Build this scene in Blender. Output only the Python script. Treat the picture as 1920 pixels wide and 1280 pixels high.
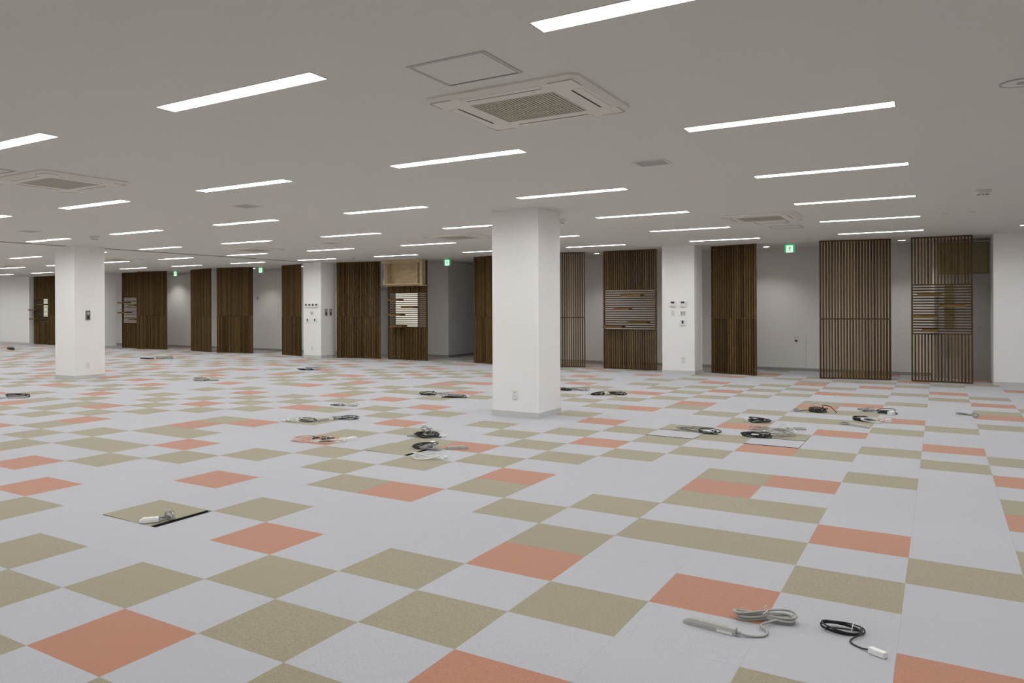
import bpy, bmesh, math, random
from mathutils import Vector, Matrix
random.seed(7)
for o in list(bpy.data.objects): bpy.data.objects.remove(o)
SC = bpy.context.scene
COL = SC.collection
PI = math.pi

# ------------------------------------------------------------------ camera
CAM = (3.1500, -1.8939, 1.4231)
YAW, ROLL = 2.18793, -0.004
FPX, CX, CY = 1496.35, 701.15, 574.86          # pixels of a 1920x1280 frame
cam_d = bpy.data.cameras.new('camera'); cam = bpy.data.objects.new('camera', cam_d); COL.objects.link(cam)
SC.camera = cam
cam_d.sensor_fit = 'HORIZONTAL'; cam_d.sensor_width = 36.0
cam_d.lens = 36.0 * FPX / 1920
cam_d.shift_x = (960 - CX) / 1920
cam_d.shift_y = -(640 - CY) / 1920
cam_d.clip_end = 200
Fv = Vector((math.cos(YAW), math.sin(YAW), 0)); Rv = Vector((math.sin(YAW), -math.cos(YAW), 0)); Uv = Vector((0, 0, 1))
c_, s_ = math.cos(ROLL), math.sin(ROLL)
r2 = Rv * c_ + Uv * s_; u2 = Uv * c_ - Rv * s_
mw = Matrix.Identity(4)
for i in range(3):
    mw[i][0] = r2[i]; mw[i][1] = u2[i]; mw[i][2] = -Fv[i]; mw[i][3] = CAM[i]
cam.matrix_world = mw

# ------------------------------------------------------------------ world, exposure
W = bpy.data.worlds.new('world'); SC.world = W; W.use_nodes = True
W.node_tree.nodes['Background'].inputs[0].default_value = (0.0, 0.0, 0.0, 1)
SC.view_settings.view_transform = 'Standard'; SC.view_settings.look = 'None'
SC.view_settings.gamma = 1; SC.view_settings.use_curve_mapping = False
SC.view_settings.exposure = 1.86
LAMP_STRENGTH = 10.0
DOWN_ENERGY = 9.5
CH = 2.665                                      # ceiling height

# ------------------------------------------------------------------ materials
MATS = {}
def srgb(r, g, b):
    f = lambda v: (v/255/12.92 if v/255 <= 0.04045 else ((v/255+0.055)/1.055)**2.4)
    return (f(r), f(g), f(b), 1)
def mat(name, col, rough=0.6, spec=0.3, metal=0.0):
    m = bpy.data.materials.new(name); m.use_nodes = True
    b = m.node_tree.nodes['Principled BSDF']
    b.inputs['Base Color'].default_value = col; b.inputs['Roughness'].default_value = rough
    b.inputs['Specular IOR Level'].default_value = spec; b.inputs['Metallic'].default_value = metal
    MATS[name] = m; return m
def noise_mat(name, col, scale, amt, rough=0.8, spec=0.2, stretch=(1, 1, 1), rnd=0.0, bump=0.0, detail=2.0):
    """base colour varied by a noise field (amt) and by object (rnd)"""
    m = mat(name, col, rough, spec); nt = m.node_tree; N = nt.nodes; L = nt.links
    b = N['Principled BSDF']
    tc = N.new('ShaderNodeTexCoord'); mp = N.new('ShaderNodeMapping'); nz = N.new('ShaderNodeTexNoise')
    mp.inputs['Scale'].default_value = stretch
    nz.inputs['Scale'].default_value = scale; nz.inputs['Detail'].default_value = detail
    L.new(tc.outputs['Object'], mp.inputs['Vector']); L.new(mp.outputs[0], nz.inputs['Vector'])
    mr = N.new('ShaderNodeMapRange'); mr.inputs['From Min'].default_value = 0.25; mr.inputs['From Max'].default_value = 0.75
    mr.inputs['To Min'].default_value = 1 - amt; mr.inputs['To Max'].default_value = 1 + amt
    L.new(nz.outputs['Fac'], mr.inputs['Value'])
    fac = mr.outputs[0]
    if rnd > 0:
        oi = N.new('ShaderNodeObjectInfo'); m2 = N.new('ShaderNodeMapRange')
        m2.inputs['To Min'].default_value = 1 - rnd; m2.inputs['To Max'].default_value = 1 + rnd
        L.new(oi.outputs['Random'], m2.inputs['Value'])
        mu = N.new('ShaderNodeMath'); mu.operation = 'MULTIPLY'
        L.new(fac, mu.inputs[0]); L.new(m2.outputs[0], mu.inputs[1]); fac = mu.outputs[0]
        ad = N.new('ShaderNodeVectorMath'); ad.operation = 'ADD'
        L.new(mp.outputs[0], ad.inputs[0])
        mv = N.new('ShaderNodeMath'); mv.operation = 'MULTIPLY'; mv.inputs[1].default_value = 37
        L.new(oi.outputs['Random'], mv.inputs[0]); L.new(mv.outputs[0], ad.inputs[1]); L.new(ad.outputs[0], nz.inputs['Vector'])
    vm = N.new('ShaderNodeVectorMath'); vm.operation = 'SCALE'
    vm.inputs[0].default_value = col[:3]; L.new(fac, vm.inputs['Scale']); L.new(vm.outputs[0], b.inputs['Base Color'])
    if bump:
        bp = N.new('ShaderNodeBump'); bp.inputs['Strength'].default_value = bump; bp.inputs['Distance'].default_value = 0.003
        L.new(nz.outputs['Fac'], bp.inputs['Height']); L.new(bp.outputs[0], b.inputs['Normal'])
    return m
def emit(name, col, st):
    m = bpy.data.materials.new(name); m.use_nodes = True; nt = m.node_tree
    nt.nodes.remove(nt.nodes['Principled BSDF']); e = nt.nodes.new('ShaderNodeEmission')
    e.inputs[0].default_value = col; e.inputs[1].default_value = st
    nt.links.new(e.outputs[0], nt.nodes['Material Output'].inputs[0]); MATS[name] = m; return m

noise_mat('wall_paint', (0.83, 0.82, 0.805, 1), 60, 0.012, 0.85, 0.15)
noise_mat('ceiling_paint', (0.77, 0.765, 0.735, 1), 40, 0.012, 0.9, 0.1)
noise_mat('column_paint', (0.88, 0.87, 0.86, 1), 60, 0.012, 0.85, 0.15)
mat('vinyl_base', (0.60, 0.60, 0.585, 1), 0.6, 0.3)
mat('vinyl_base_dark', (0.40, 0.40, 0.39, 1), 0.6, 0.3)
TILE_COL = {'W': (0.395, 0.396, 0.424, 1), 'G': (0.258, 0.226, 0.133, 1), 'O': (0.385, 0.150, 0.074, 1)}
TILE_NAME = {'W': 'carpet_grey', 'G': 'carpet_green', 'O': 'carpet_orange'}
for k, c in TILE_COL.items():
    noise_mat(TILE_NAME[k], c, 180, {'W': 0.12, 'G': 0.34, 'O': 0.22}[k], 0.95, 0.05, rnd=0.015, bump=0.06, detail=3)
    bs = MATS[TILE_NAME[k]].node_tree.nodes['Principled BSDF']
    bs.inputs['Sheen Weight'].default_value = 0.36; bs.inputs['Sheen Roughness'].default_value = 0.6
mat('tile_backing', (0.03, 0.03, 0.032, 1), 0.9, 0.1)
mat('subfloor', (0.02, 0.02, 0.021, 1), 0.9, 0.1)
noise_mat('slat_wood', (0.118, 0.071, 0.027, 1), 9, 0.35, 0.6, 0.12, stretch=(6, 6, 0.6), rnd=0.38, detail=4)
noise_mat('rail_wood', (0.088, 0.052, 0.021, 1), 9, 0.30, 0.6, 0.12, stretch=(0.6, 6, 6), rnd=0.2, detail=4)
noise_mat('shelf_wood', (0.19, 0.11, 0.042, 1), 9, 0.30, 0.6, 0.12, stretch=(0.6, 6, 6), rnd=0.2, detail=4)
noise_mat('plywood', (0.55, 0.44, 0.27, 1), 5, 0.22, 0.7, 0.15, stretch=(0.8, 2, 3), rnd=0.06, detail=4)
mat('fitting_white', (0.74, 0.73, 0.70, 1), 0.5, 0.3)
mat('fitting_grey', (0.42, 0.42, 0.42, 1), 0.5, 0.3)
mat('vent_grey', (0.40, 0.40, 0.395, 1), 0.6, 0.2)
mat('vent_light', (0.60, 0.60, 0.59, 1), 0.6, 0.2)
mat('ac_plastic', (0.80, 0.785, 0.72, 1), 0.5, 0.3)
mat('ac_grille', (0.55, 0.52, 0.44, 1), 0.6, 0.2)
mat('dark_slot', (0.02, 0.02, 0.02, 1), 0.7, 0.2)
mat('slot_brown', (0.13, 0.10, 0.075, 1), 0.7, 0.2)
mat('aluminium', (0.48, 0.48, 0.48, 1), 0.45, 0.4, 0.3)
mat('steel_plate', (0.22, 0.20, 0.18, 1), 0.4, 0.4, 0.4)
mat('lcd_dark', (0.03, 0.032, 0.036, 1), 0.3, 0.4)
mat('plastic_white', (0.80, 0.80, 0.78, 1), 0.45, 0.4)
mat('plastic_grey', (0.42, 0.41, 0.39, 1), 0.5, 0.35)
mat('plastic_shade', (0.33, 0.33, 0.32, 1), 0.5, 0.35)
mat('cable_black', (0.018, 0.018, 0.02, 1), 0.45, 0.35)
mat('cable_grey', (0.38, 0.37, 0.345, 1), 0.5, 0.3)
mat('cable_white', (0.72, 0.71, 0.68, 1), 0.5, 0.3)
mat('cable_pink', (0.70, 0.52, 0.45, 1), 0.5, 0.3)
mat('door_paint', (0.50, 0.50, 0.49, 1), 0.5, 0.3)
mat('door_white', (0.70, 0.71, 0.70, 1), 0.5, 0.3)
mat('olive_glass', (0.27, 0.25, 0.12, 1), 0.25, 0.4)
mat('olive_blind', (0.36, 0.34, 0.19, 1), 0.5, 0.3)
emit('lamp_diffuser', (0.985, 1.0, 1.005, 1), LAMP_STRENGTH)
emit('downlight_lens', (1.0, 0.93, 0.84, 1), 6.0)
emit('sign_white', (0.80, 1.0, 0.86, 1), 0.30)
emit('sign_green', (0.03, 0.50, 0.16, 1), 0.24)
emit('lit_window', (1.0, 0.94, 0.80, 1), 0.24)

# ------------------------------------------------------------------ mesh helpers
class MB:
    """collects boxes, prisms and tubes, then links ONE mesh object"""
    def __init__(s): s.v = []; s.f = []; s.m = []; s.mats = []; s.smooth = []
    def _mi(s, mt):
        if mt not in s.mats: s.mats.append(mt)
        return s.mats.index(mt)
    def add(s, vs, fs, mt, smooth=False):
        n = len(s.v); s.v += [tuple(v) for v in vs]; i = s._mi(mt)
        for f in fs: s.f.append([n + k for k in f]); s.m.append(i); s.smooth.append(smooth)
        return s
    def box(s, x0, x1, y0, y1, z0, z1, mt, ch=0.0):
        if ch:
            bm = bmesh.new(); bmesh.ops.create_cube(bm, size=1.0)
            for v in bm.verts:
                v.co = Vector(((x0+x1)/2 + v.co.x*(x1-x0), (y0+y1)/2 + v.co.y*(y1-y0), (z0+z1)/2 + v.co.z*(z1-z0)))
            bmesh.ops.bevel(bm, geom=bm.edges[:], offset=ch, segments=2, affect='EDGES', profile=0.5)
            bm.verts.ensure_lookup_table(); bm.verts.index_update()
            s.add([v.co for v in bm.verts], [[v.index for v in f.verts] for f in bm.faces], mt, False); bm.free(); return s
        vs = [(x0,y0,z0),(x1,y0,z0),(x1,y1,z0),(x0,y1,z0),(x0,y0,z1),(x1,y0,z1),(x1,y1,z1),(x0,y1,z1)]
        return s.add(vs, [(0,3,2,1),(4,5,6,7),(0,1,5,4),(1,2,6,5),(2,3,7,6),(3,0,4,7)], mt)
    def prism(s, pts, z0, z1, mt):
        n = len(pts)
        vs = [(x,y,z0) for x,y in pts] + [(x,y,z1) for x,y in pts]
        fs = [list(range(n))[::-1], [n+i for i in range(n)]] + [(i,(i+1)%n,n+(i+1)%n,n+i) for i in range(n)]
        return s.add(vs, fs, mt)
    def disc(s, cx, cy, r, z0, z1, mt, n=24, r1=None):
        r1 = r if r1 is None else r1
        a = [2*PI*i/n for i in range(n)]
        vs = [(cx+r*math.cos(t), cy+r*math.sin(t), z0) for t in a] + [(cx+r1*math.cos(t), cy+r1*math.sin(t), z1) for t in a]
        s.add(vs, [(i,(i+1)%n,n+(i+1)%n,n+i) for i in range(n)], mt, True)
        s.add(vs, [list(range(n))[::-1], [n+i for i in range(n)]], mt); return s
    def ring(s, cx, cy, r0, r1, z0, z1, mt, n=28):
        a = [2*PI*i/n for i in range(n)]; vs = []
        for r, z in ((r0,z0),(r1,z0),(r1,z1),(r0,z1)): vs += [(cx+r*math.cos(t), cy+r*math.sin(t), z) for t in a]
        fs = []
        for k in range(4):
            k2 = (k+1) % 4
            fs += [(k*n+i, k*n+(i+1)%n, k2*n+(i+1)%n, k2*n+i) for i in range(n)]
        return s.add(vs, fs, mt, False)
    def tube(s, pts, r, mt, sides=7, sub=5):
        P = [Vector(p) for p in pts]
        if sub > 1 and len(P) > 2:                      # Catmull-Rom
            Q = []
            for i in range(len(P)-1):
                p0 = P[max(i-1,0)]; p1 = P[i]; p2 = P[i+1]; p3 = P[min(i+2,len(P)-1)]
                for k in range(sub):
                    t = k/sub
                    Q.append(0.5*((2*p1)+(p2-p0)*t+(2*p0-5*p1+4*p2-p3)*t*t+(3*p1-p0-3*p2+p3)*t**3))
            Q.append(P[-1]); P = Q
        vs = []; fs = []; n = len(P); up = Vector((0,0,1))
        for i, p in enumerate(P):
            d = (P[min(i+1,n-1)] - P[max(i-1,0)])
            if d.length < 1e-9: d = Vector((1,0,0))
            d.normalize()
            a = d.cross(up)
            if a.length < 1e-3: a = d.cross(Vector((1,0,0)))
            a.normalize(); b = a.cross(d)
            for k in range(sides):
                t = 2*PI*k/sides; vs.append(p + a*(r*math.cos(t)) + b*(r*math.sin(t)))
        for i in range(n-1):
            for k in range(sides):
                fs.append((i*sides+k, i*sides+(k+1)%sides, (i+1)*sides+(k+1)%sides, (i+1)*sides+k))
        s.add(vs, fs, mt, True)
        s.add([vs[k] for k in range(sides)], [list(range(sides))], mt); s.add(vs[-sides:], [list(range(sides))[::-1]], mt)
        return s
    def mesh(s, name):
        me = bpy.data.meshes.new(name); me.from_pydata(s.v, [], s.f)
        for mt in s.mats: me.materials.append(MATS[mt])
        me.polygons.foreach_set('material_index', s.m); me.polygons.foreach_set('use_smooth', s.smooth)
        me.validate(); me.update(); return me
    def build(s, name, parent=None, loc=None, rz=0.0):
        return obj(name, s.mesh(name), parent, loc, rz)
def obj(name, me, parent=None, loc=None, rz=0.0):
    o = bpy.data.objects.new(name, me); COL.objects.link(o)
    if parent: o.parent = parent
    if loc: o.location = loc
    if rz: o.rotation_euler = (0, 0, rz)
    return o
def tag(o, label, cat, group=None):
    o['label'] = label; o['category'] = cat
    if group: o['group'] = group
    return o
def thing(name, label, cat, loc=(0,0,0), rz=0.0, group=None):
    o = bpy.data.objects.new(name, None); COL.objects.link(o); o.location = loc; o.rotation_euler = (0,0,rz)
    o.empty_display_size = 0.1
    return tag(o, label, cat, group)
def struct(name, mb, label=None):
    o = mb.build(name); o['kind'] = 'structure'
    if label: o['label'] = label
    return o
ORD = ['first','second','third','fourth','fifth','sixth','seventh','eighth','ninth','tenth','eleventh','twelfth','thirteenth','fourteenth','fifteenth','sixteenth']

# ------------------------------------------------------------------ room shell
XL, XR, YB, YW, YE = -34.0, 8.6, -3.6, 17.55, 21.0
Q0 = 3.917                                      # left end of the white wall at the right
FWX = -26.30                                    # right end of the white wall at the far left
CORX0, CORX1 = -8.09, -5.6                      # passage behind the screens
floor = struct('floor', MB().box(XL, XR, YB, YE, -0.06, -0.012, 'subfloor'), 'chequered carpet tile floor in grey, olive and orange')
def wall(name, x0, x1, y0, y1, label, mt='wall_paint'):
    return struct(name, MB().box(x0, x1, y0, y1, -0.012, CH, mt), label)
wall('wall_left', XL-0.1, XL, YB, YE, 'white wall at the far left end')
wall('wall_right', XR, XR+0.1, YB, YE, 'white side wall')
wall('wall_front', XL, XR, YB-0.1, YB, 'white wall behind the viewer')
wall('wall_back_left', XL, CORX0, YW, YW+0.15, 'white wall behind the left slat screens')
wall('wall_back_right', CORX1, 3.05, YW, YW+0.15, 'white wall behind the right slat screens')
wall('wall_passage', CORX0-0.12, CORX0, YW+0.15, YE, 'side wall of the passage')
wall('wall_passage_right', CORX1, CORX1+0.12, YW+0.15, YE, 'far side wall of the passage')
wall('wall_passage_end', CORX0, CORX1, YE, YE+0.1, 'end wall of the passage')
wall('wall_niche', 3.05, XR, 17.05, 17.2, 'wall holding the grey door')
wall('wall_niche_side', 3.0, 3.05, 17.05, YW, 'return of the door wall')
wall('wall_screen_right', Q0, XR, 15.9, 17.05, 'white wall right of the wooden screens', 'column_paint')
wall('wall_screen_left', XL, FWX, 16.0, 16.2, 'white wall left of the wooden screens', 'column_paint')
def base(name, x0, x1, y0, y1, mt='vinyl_base_dark'):
    return struct(name, MB().box(x0, x1, y0, y1, -0.012, 0.06, mt))
base('baseboard_back_left', FWX, CORX0, YW-0.006, YW)
base('baseboard_back_right', CORX1, 3.0, YW-0.006, YW)
base('baseboard_passage', CORX0, CORX0+0.006, YW, YE)
base('baseboard_screen_right', Q0-0.006, XR, 15.894, 15.9, 'vinyl_base')
base('baseboard_screen_left', XL, FWX+0.006, 15.994, 16.0, 'vinyl_base')
base('baseboard_niche_side', 2.994, 3.0, 17.05, YW)

# partition track in the ceiling
for i, (y0, y1) in enumerate(((-2.0, 7.55), (8.25, 15.28))):
    struct('trim_%d' % (i+1), MB().box(-11.17, -11.10, y0, y1, CH-0.006, CH, 'slot_brown'),
           'brown partition track let into the ceiling')

# ------------------------------------------------------------------ carpet tiles
PAT = {}
for s in "3,8 4,8 3,10 5,5 6,6 7,7 8,8 9,7 10,6 3,6 4,6 2,5 1,6 2,7 0,7 11,1 1,1 0,2 10,4 2,2 1,3 3,3 9,3 7,2 10,0 9,1 11,11 1,11 2,0 5,11 5,2 6,1 4,1 7,10 8,11 9,9 9,10 10,8 11,9 0,10".split():
    PAT[tuple(map(int, s.split(',')))] = 'G'
for s in "3,9 4,10 4,4 11,6 5,7 2,4 0,8 0,0 11,3 8,5 6,3 3,1 7,0 7,9 10,10".split():
    PAT[tuple(map(int, s.split(',')))] = 'O'
def tcol(a, b): return PAT.get((a % 12, b % 12), 'W')
def project(x, y, z):
    d = Vector((x-CAM[0], y-CAM[1], z-CAM[2])); w = d.dot(Fv)
    if w < 0.2: return None
    return (CX + FPX*d.dot(Rv)/w, CY - FPX*d.z/w)
G_ = 0.0002; T0 = -0.0119
def tile_mesh(k, dark=False):
    mb = MB(); e = 0.25 - G_; th = 0.0119
    mb.add([(-e,-e,th),(e,-e,th),(e,e,th),(-e,e,th)], [(0,1,2,3)], TILE_NAME[k])
    mb.add([(-e,-e,0),(e,-e,0),(e,e,0),(-e,e,0),(-e,-e,th),(e,-e,th),(e,e,th),(-e,e,th)],
           [(0,3,2,1),(0,1,5,4),(1,2,6,5),(2,3,7,6),(3,0,4,7)], 'tile_backing' if dark else TILE_NAME[k])
    return mb.mesh('carpet_tile')
TM = {k: tile_mesh(k) for k in 'WGO'}; TMD = {k: tile_mesh(k, True) for k in 'WGO'}
# tiles out of true: (a,b): (dx, dy, dz, rot z, tilt about x, tilt about y, scale x)
ODD = {(-3,3): (-0.052, 0.0, 0.0022, 0.0, 0.0, 0.0085, 1), (-3,9): (-0.040, 0.004, 0.0012, -0.03, 0.0, 0.0030, 1),
       (1,14): (0, 0.004, 0.0026, 0, -0.009, 0, 1), (3,14): (0, 0.004, 0.0028, 0, -0.010, 0, 1),
       (1,15): (0, 0.0, 0.0024, 0, -0.008, 0, 1), (3,15): (0, 0.0, 0.0026, 0, -0.009, 0, 1)}
cells = []
for a in range(-68, 17):
    for b in range(-14, 42):
        x, y = (a+0.5)*0.5, (b+0.5)*0.5
        if x < XL+0.2 or x > XR-0.2 or y > YE-0.2 or y < YB+0.2: continue
        if y > 15.9 and x > Q0 - 0.1: continue
        if 15.9 < y < 16.3 and x < FWX: continue
        if y > YW - 0.05 and not (CORX0 < x < CORX1): continue
        ps = [project(a*0.5+dx, b*0.5+dy, 0) for dx, dy in ((0,0),(0.5,0),(0.5,0.5),(0,0.5))]
        ar = 0
        if all(ps) :
            cl = [(min(max(p[0],0),1920), min(max(p[1],0),1280)) for p in ps]
            ar = abs(sum(cl[i][0]*cl[(i+1)%4][1]-cl[(i+1)%4][0]*cl[i][1] for i in range(4)))/2
        cells.append((ar, a, b))
cells.sort(reverse=True)
near = set((a, b) for ar, a, b in cells[:300]) | set(ODD)
rest = MB(); e = 0.25 - G_
for ar, a, b in cells:
    x, y = (a+0.5)*0.5, (b+0.5)*0.5; k = tcol(a, b)
    if (a, b) in near:
        od = ODD.get((a, b))
        o = obj('carpet_tile', (TMD if od else TM)[k], floor, (x, y, T0))
        if od:
            o.location = (x+od[0], y+od[1], T0+od[2]); o.rotation_euler = (od[4], od[5], od[3]); o.scale = (od[6], 1, 1)
    else:
        rest.box(x-e, x+e, y-e, y+e, T0, 0.0, TILE_NAME[k])
ro = rest.build('far_carpet_tiles', floor); ro['kind'] = 'stuff'

# ------------------------------------------------------------------ columns and pillars
def column(x0, x1, y0, y1, label):
    t = thing('column', label, 'column', ((x0+x1)/2, (y0+y1)/2, 0), 0, 'square white columns')
    hx, hy = (x1-x0)/2, (y1-y0)/2
    MB().box(-hx, hx, -hy, hy, 0.0, CH, 'column_paint').build('shaft', t)
    g = 0.007
    b = MB().box(-hx-g, hx+g, -hy-g, -hy, 0.0, 0.075, 'vinyl_base').box(-hx-g, hx+g, hy, hy+g, 0.0, 0.075, 'vinyl_base')
    b.box(-hx-g, -hx, -hy, hy, 0.0, 0.075, 'vinyl_base').box(hx, hx+g, -hy, hy, 0.0, 0.075, 'vinyl_base').build('base_trim', t)
    return t
column(-1.62, -0.975, 7.50, 8.20, 'large white square column standing mid-room, an outlet low on its front')
column(-11.50, -10.84, 7.57, 8.27, 'white square column at the left with a dark wall plate on its side')
column(-1.62, -0.972, 15.3, 15.95, 'white pillar among the screens carrying two dark display controllers')
column(-11.49, -10.85, 15.3, 15.95, 'white pillar among the screens with a row of four small displays')
column(-21.40, -20.76, 15.3, 15.95, 'white pillar half hidden behind the left column')

# ------------------------------------------------------------------ ceiling lights
LX0, LDX, LY0, LDY, LLEN, LWID, LREC = 1.69, 2.493, 1.43, 2.567, 1.235, 0.145, 0.026
hx, hy = LLEN/2, LWID/2
lamp_x = [LX0 - LDX*i + hx for i in range(-1, 14)]
lamp_y = [LY0 + LDY*j for j in range(-1, 6)]
cm = MB(); yprev = YB
for y in lamp_y:
    cm.box(XL, XR, yprev, y-hy, CH, CH+0.06, 'ceiling_paint')
    xp = XL
    for x in sorted(lamp_x):
        cm.box(xp, x-hx, y-hy, y+hy, CH, CH+0.06, 'ceiling_paint'); xp = x+hx
    cm.box(xp, XR, y-hy, y+hy, CH, CH+0.06, 'ceiling_paint'); yprev = y+hy
cm.box(XL, XR, yprev, YE, CH, CH+0.06, 'ceiling_paint')
struct('ceiling', cm, 'plain off-white ceiling')
struct('trim_3', MB().box(XL, XR, YB, YE, CH+0.06, CH+0.1, 'ceiling_paint'), 'slab above the ceiling')
fr = MB(); w = 0.006
fr.box(-hx-w, hx+w, -hy-w, -hy, -0.003, 0, 'ceiling_paint').box(-hx-w, hx+w, hy, hy+w, -0.003, 0, 'ceiling_paint')
fr.box(-hx-w, -hx, -hy, hy, -0.003, 0, 'fitting_grey').box(hx, hx+w, -hy, hy, -0.003, 0, 'fitting_grey')
fr_me = fr.mesh('frame')
hs = MB(); q = 0.0015
hs.box(-hx, hx, -hy, -hy+q, -0.001, LREC+0.004, 'fitting_white').box(-hx, hx, hy-q, hy, -0.001, LREC+0.004, 'fitting_white')
hs.box(-hx, -hx+q, -hy+q, hy-q, -0.001, LREC+0.004, 'fitting_white').box(hx-q, hx, -hy+q, hy-q, -0.001, LREC+0.004, 'fitting_white')
hs_me = hs.mesh('housing')
df_me = MB().add([(-hx,-hy,LREC),(hx,-hy,LREC),(hx,hy,LREC),(-hx,hy,LREC)], [(0,3,2,1)], 'lamp_diffuser').mesh('diffuser')
for j in range(-1, 6):
    seen = 0
    for i in range(-1, 14):
        x, y = LX0 - LDX*i + hx, LY0 + LDY*j
        ends = [project(x+s*hx, y, CH) for s in (-1, 0, 1)]
        vis = any(p and -4 < p[0] < 1924 and -4 < p[1] < 1284 for p in ends)
        if vis:
            seen += 1
            lab = 'long white recessed ceiling light, %s row out from the wooden screens, %s from the right' % (ORD[5-j], ORD[seen-1])
        else:
            lab = 'recessed ceiling light outside the picture, %s row from the screens, %s from the right' % (ORD[5-j], ORD[i+1])
        t = thing('ceiling_light', lab, 'ceiling light', (x, y, CH), 0, 'recessed linear ceiling lights')
        obj('frame', fr_me, t); obj('housing', hs_me, t); obj('diffuser', df_me, t)

# ------------------------------------------------------------------ air conditioners, hatches, vents, detectors
def rounded(hx, hy, r, n=5):
    pts = []
    for cx, cy, a0 in ((hx-r,hy-r,0),(-hx+r,hy-r,90),(-hx+r,-hy+r,180),(hx-r,-hy+r,270)):
        for k in range(n+1):
            t = math.radians(a0 + 90*k/n); pts.append((cx+r*math.cos(t), cy+r*math.sin(t)))
    return pts
ac_panel = MB()
p0 = rounded(0.475, 0.475, 0.06); p1 = rounded(0.44, 0.44, 0.05); n = len(p0)
ac_panel.add([(x,y,0) for x,y in p0]+[(x,y,-0.012) for x,y in p0]+[(x,y,-0.032) for x,y in p1]+[(x,y,-0.032) for x,y in rounded(0.265,0.265,0.01)],
             [(i,(i+1)%n,n+(i+1)%n,n+i) for i in range(n)]+[(n+i,n+(i+1)%n,2*n+(i+1)%n,2*n+i) for i in range(n)]+[(2*n+i,2*n+(i+1)%n,3*n+(i+1)%n,3*n+i) for i in range(n)], 'ac_plastic')
ac_panel_me = ac_panel.mesh('panel')
gr = MB().box(-0.265, 0.265, -0.265, 0.265, -0.022, -0.012, 'dark_slot')
for k in range(27):
    x = -0.26 + k*0.02; gr.box(x-0.0065, x+0.0065, -0.26, 0.26, -0.033, -0.024, 'ac_grille')
for k in range(5):
    y = -0.26 + k*0.13; gr.box(-0.265, 0.265, y-0.004, y+0.004, -0.034, -0.030, 'ac_grille')
gr_me = gr.mesh('grille')
slot_me = MB().box(-0.235, 0.235, -0.011, 0.0, -0.0325, -0.031, 'dark_slot').box(-0.252, -0.2495, 0.0, 0.058, -0.0325, -0.031, 'ac_grille').box(0.2495, 0.252, 0.0, 0.058, -0.0325, -0.031, 'ac_grille').box(-0.252, 0.252, 0.0555, 0.058, -0.0325, -0.031, 'ac_grille').mesh('air_slot')
flap_me = MB().box(-0.247, 0.247, 0.002, 0.053, -0.0335, -0.031, 'ac_plastic', 0.0008).mesh('louvre_flap')
line_me = MB()
for sx in (1, -1):
    for sy in (1, -1):
        line_me.box(sx*0.30 if sx>0 else -0.44, 0.44 if sx>0 else -0.30, sy*0.442-0.0025, sy*0.442+0.0025, -0.034, -0.030, 'ac_grille')
        line_me.box(sx*0.442-0.0025, sx*0.442+0.0025, 0.30 if sy>0 else -0.44, 0.44 if sy>0 else -0.30, -0.034, -0.030, 'ac_grille')
line_me = line_me.mesh('corner_seams')
def cassette(x, y, label):
    t = thing('ceiling_air_conditioner', label, 'air conditioner', (x, y, CH), 0, 'ceiling cassette air conditioners')
    pn = obj('panel', ac_panel_me, t); obj('grille', gr_me, t); obj('corner_seams', line_me, pn)
    for k in range(4):
        a = k*PI/2
        px, py = 0.368*math.cos(a), 0.368*math.sin(a)
        s = obj('air_slot', slot_me, pn, (px, py, 0), a - PI/2)
        f = obj('louvre_flap', flap_me, pn, (px, py, 0), a - PI/2)
    return t
cassette(1.105, 2.64, 'large cream ceiling cassette air conditioner nearest the viewer, beside the square access hatch')
cassette(-3.85, 2.68, 'cream ceiling cassette air conditioner at the left edge of the ceiling')
cassette(1.11, 10.38, 'cream ceiling cassette air conditioner at the right near two access hatches')
cassette(-3.80, 10.45, 'cream ceiling cassette air conditioner just left of the large column top')
cassette(-8.76, 10.50, 'faint ceiling cassette air conditioner far off, left of centre')
cassette(-13.80, 10.80, 'faint far ceiling cassette air conditioner right of the left column')
cassette(-18.80, 10.90, 'faintest ceiling cassette air conditioner at the far left edge')
def hatch(x, y, label, h=0.225):
    t = thing('ceiling_access_hatch', label, 'access hatch', (x, y, CH), 0, 'square ceiling access hatches')
    w = 0.018; m = MB()
    for s in (1, -1):
        m.box(-h, h, s*(h-w/2)-w/2, s*(h-w/2)+w/2, -0.004, 0, 'aluminium'); m.box(s*(h-w/2)-w/2, s*(h-w/2)+w/2, -h+w, h-w, -0.004, 0, 'aluminium')
    m.build('frame', t)
    q = h - w
    m = MB()
    for s in (1, -1):
        m.box(-q, q, s*(q-0.002)-0.002, s*(q-0.002)+0.002, -0.0048, -0.0005, 'dark_slot') if s > 0 else m.box(-q, q, -q, -q+0.002, -0.0045, -0.0005, 'fitting_grey')
    m.box(q-0.003, q, -q, q, -0.0048, -0.0005, 'fitting_grey')
    m.build('shadow_gap', t)
    MB().box(-q+0.003, q-0.004, -q+0.003, q-0.005, -0.0030, 0, 'ceiling_paint').build('lid', t)
hatch(1.122, 1.80, 'square flush ceiling access hatch with thin grey metal frame, nearest the viewer')
hatch(-3.89, 1.90, 'square ceiling access hatch at the left picture edge')
hatch(1.09, 11.24, 'square ceiling access hatch just behind the right air conditioner')
hatch(1.16, 12.22, 'square ceiling access hatch nearest the green exit sign at the right')
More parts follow.
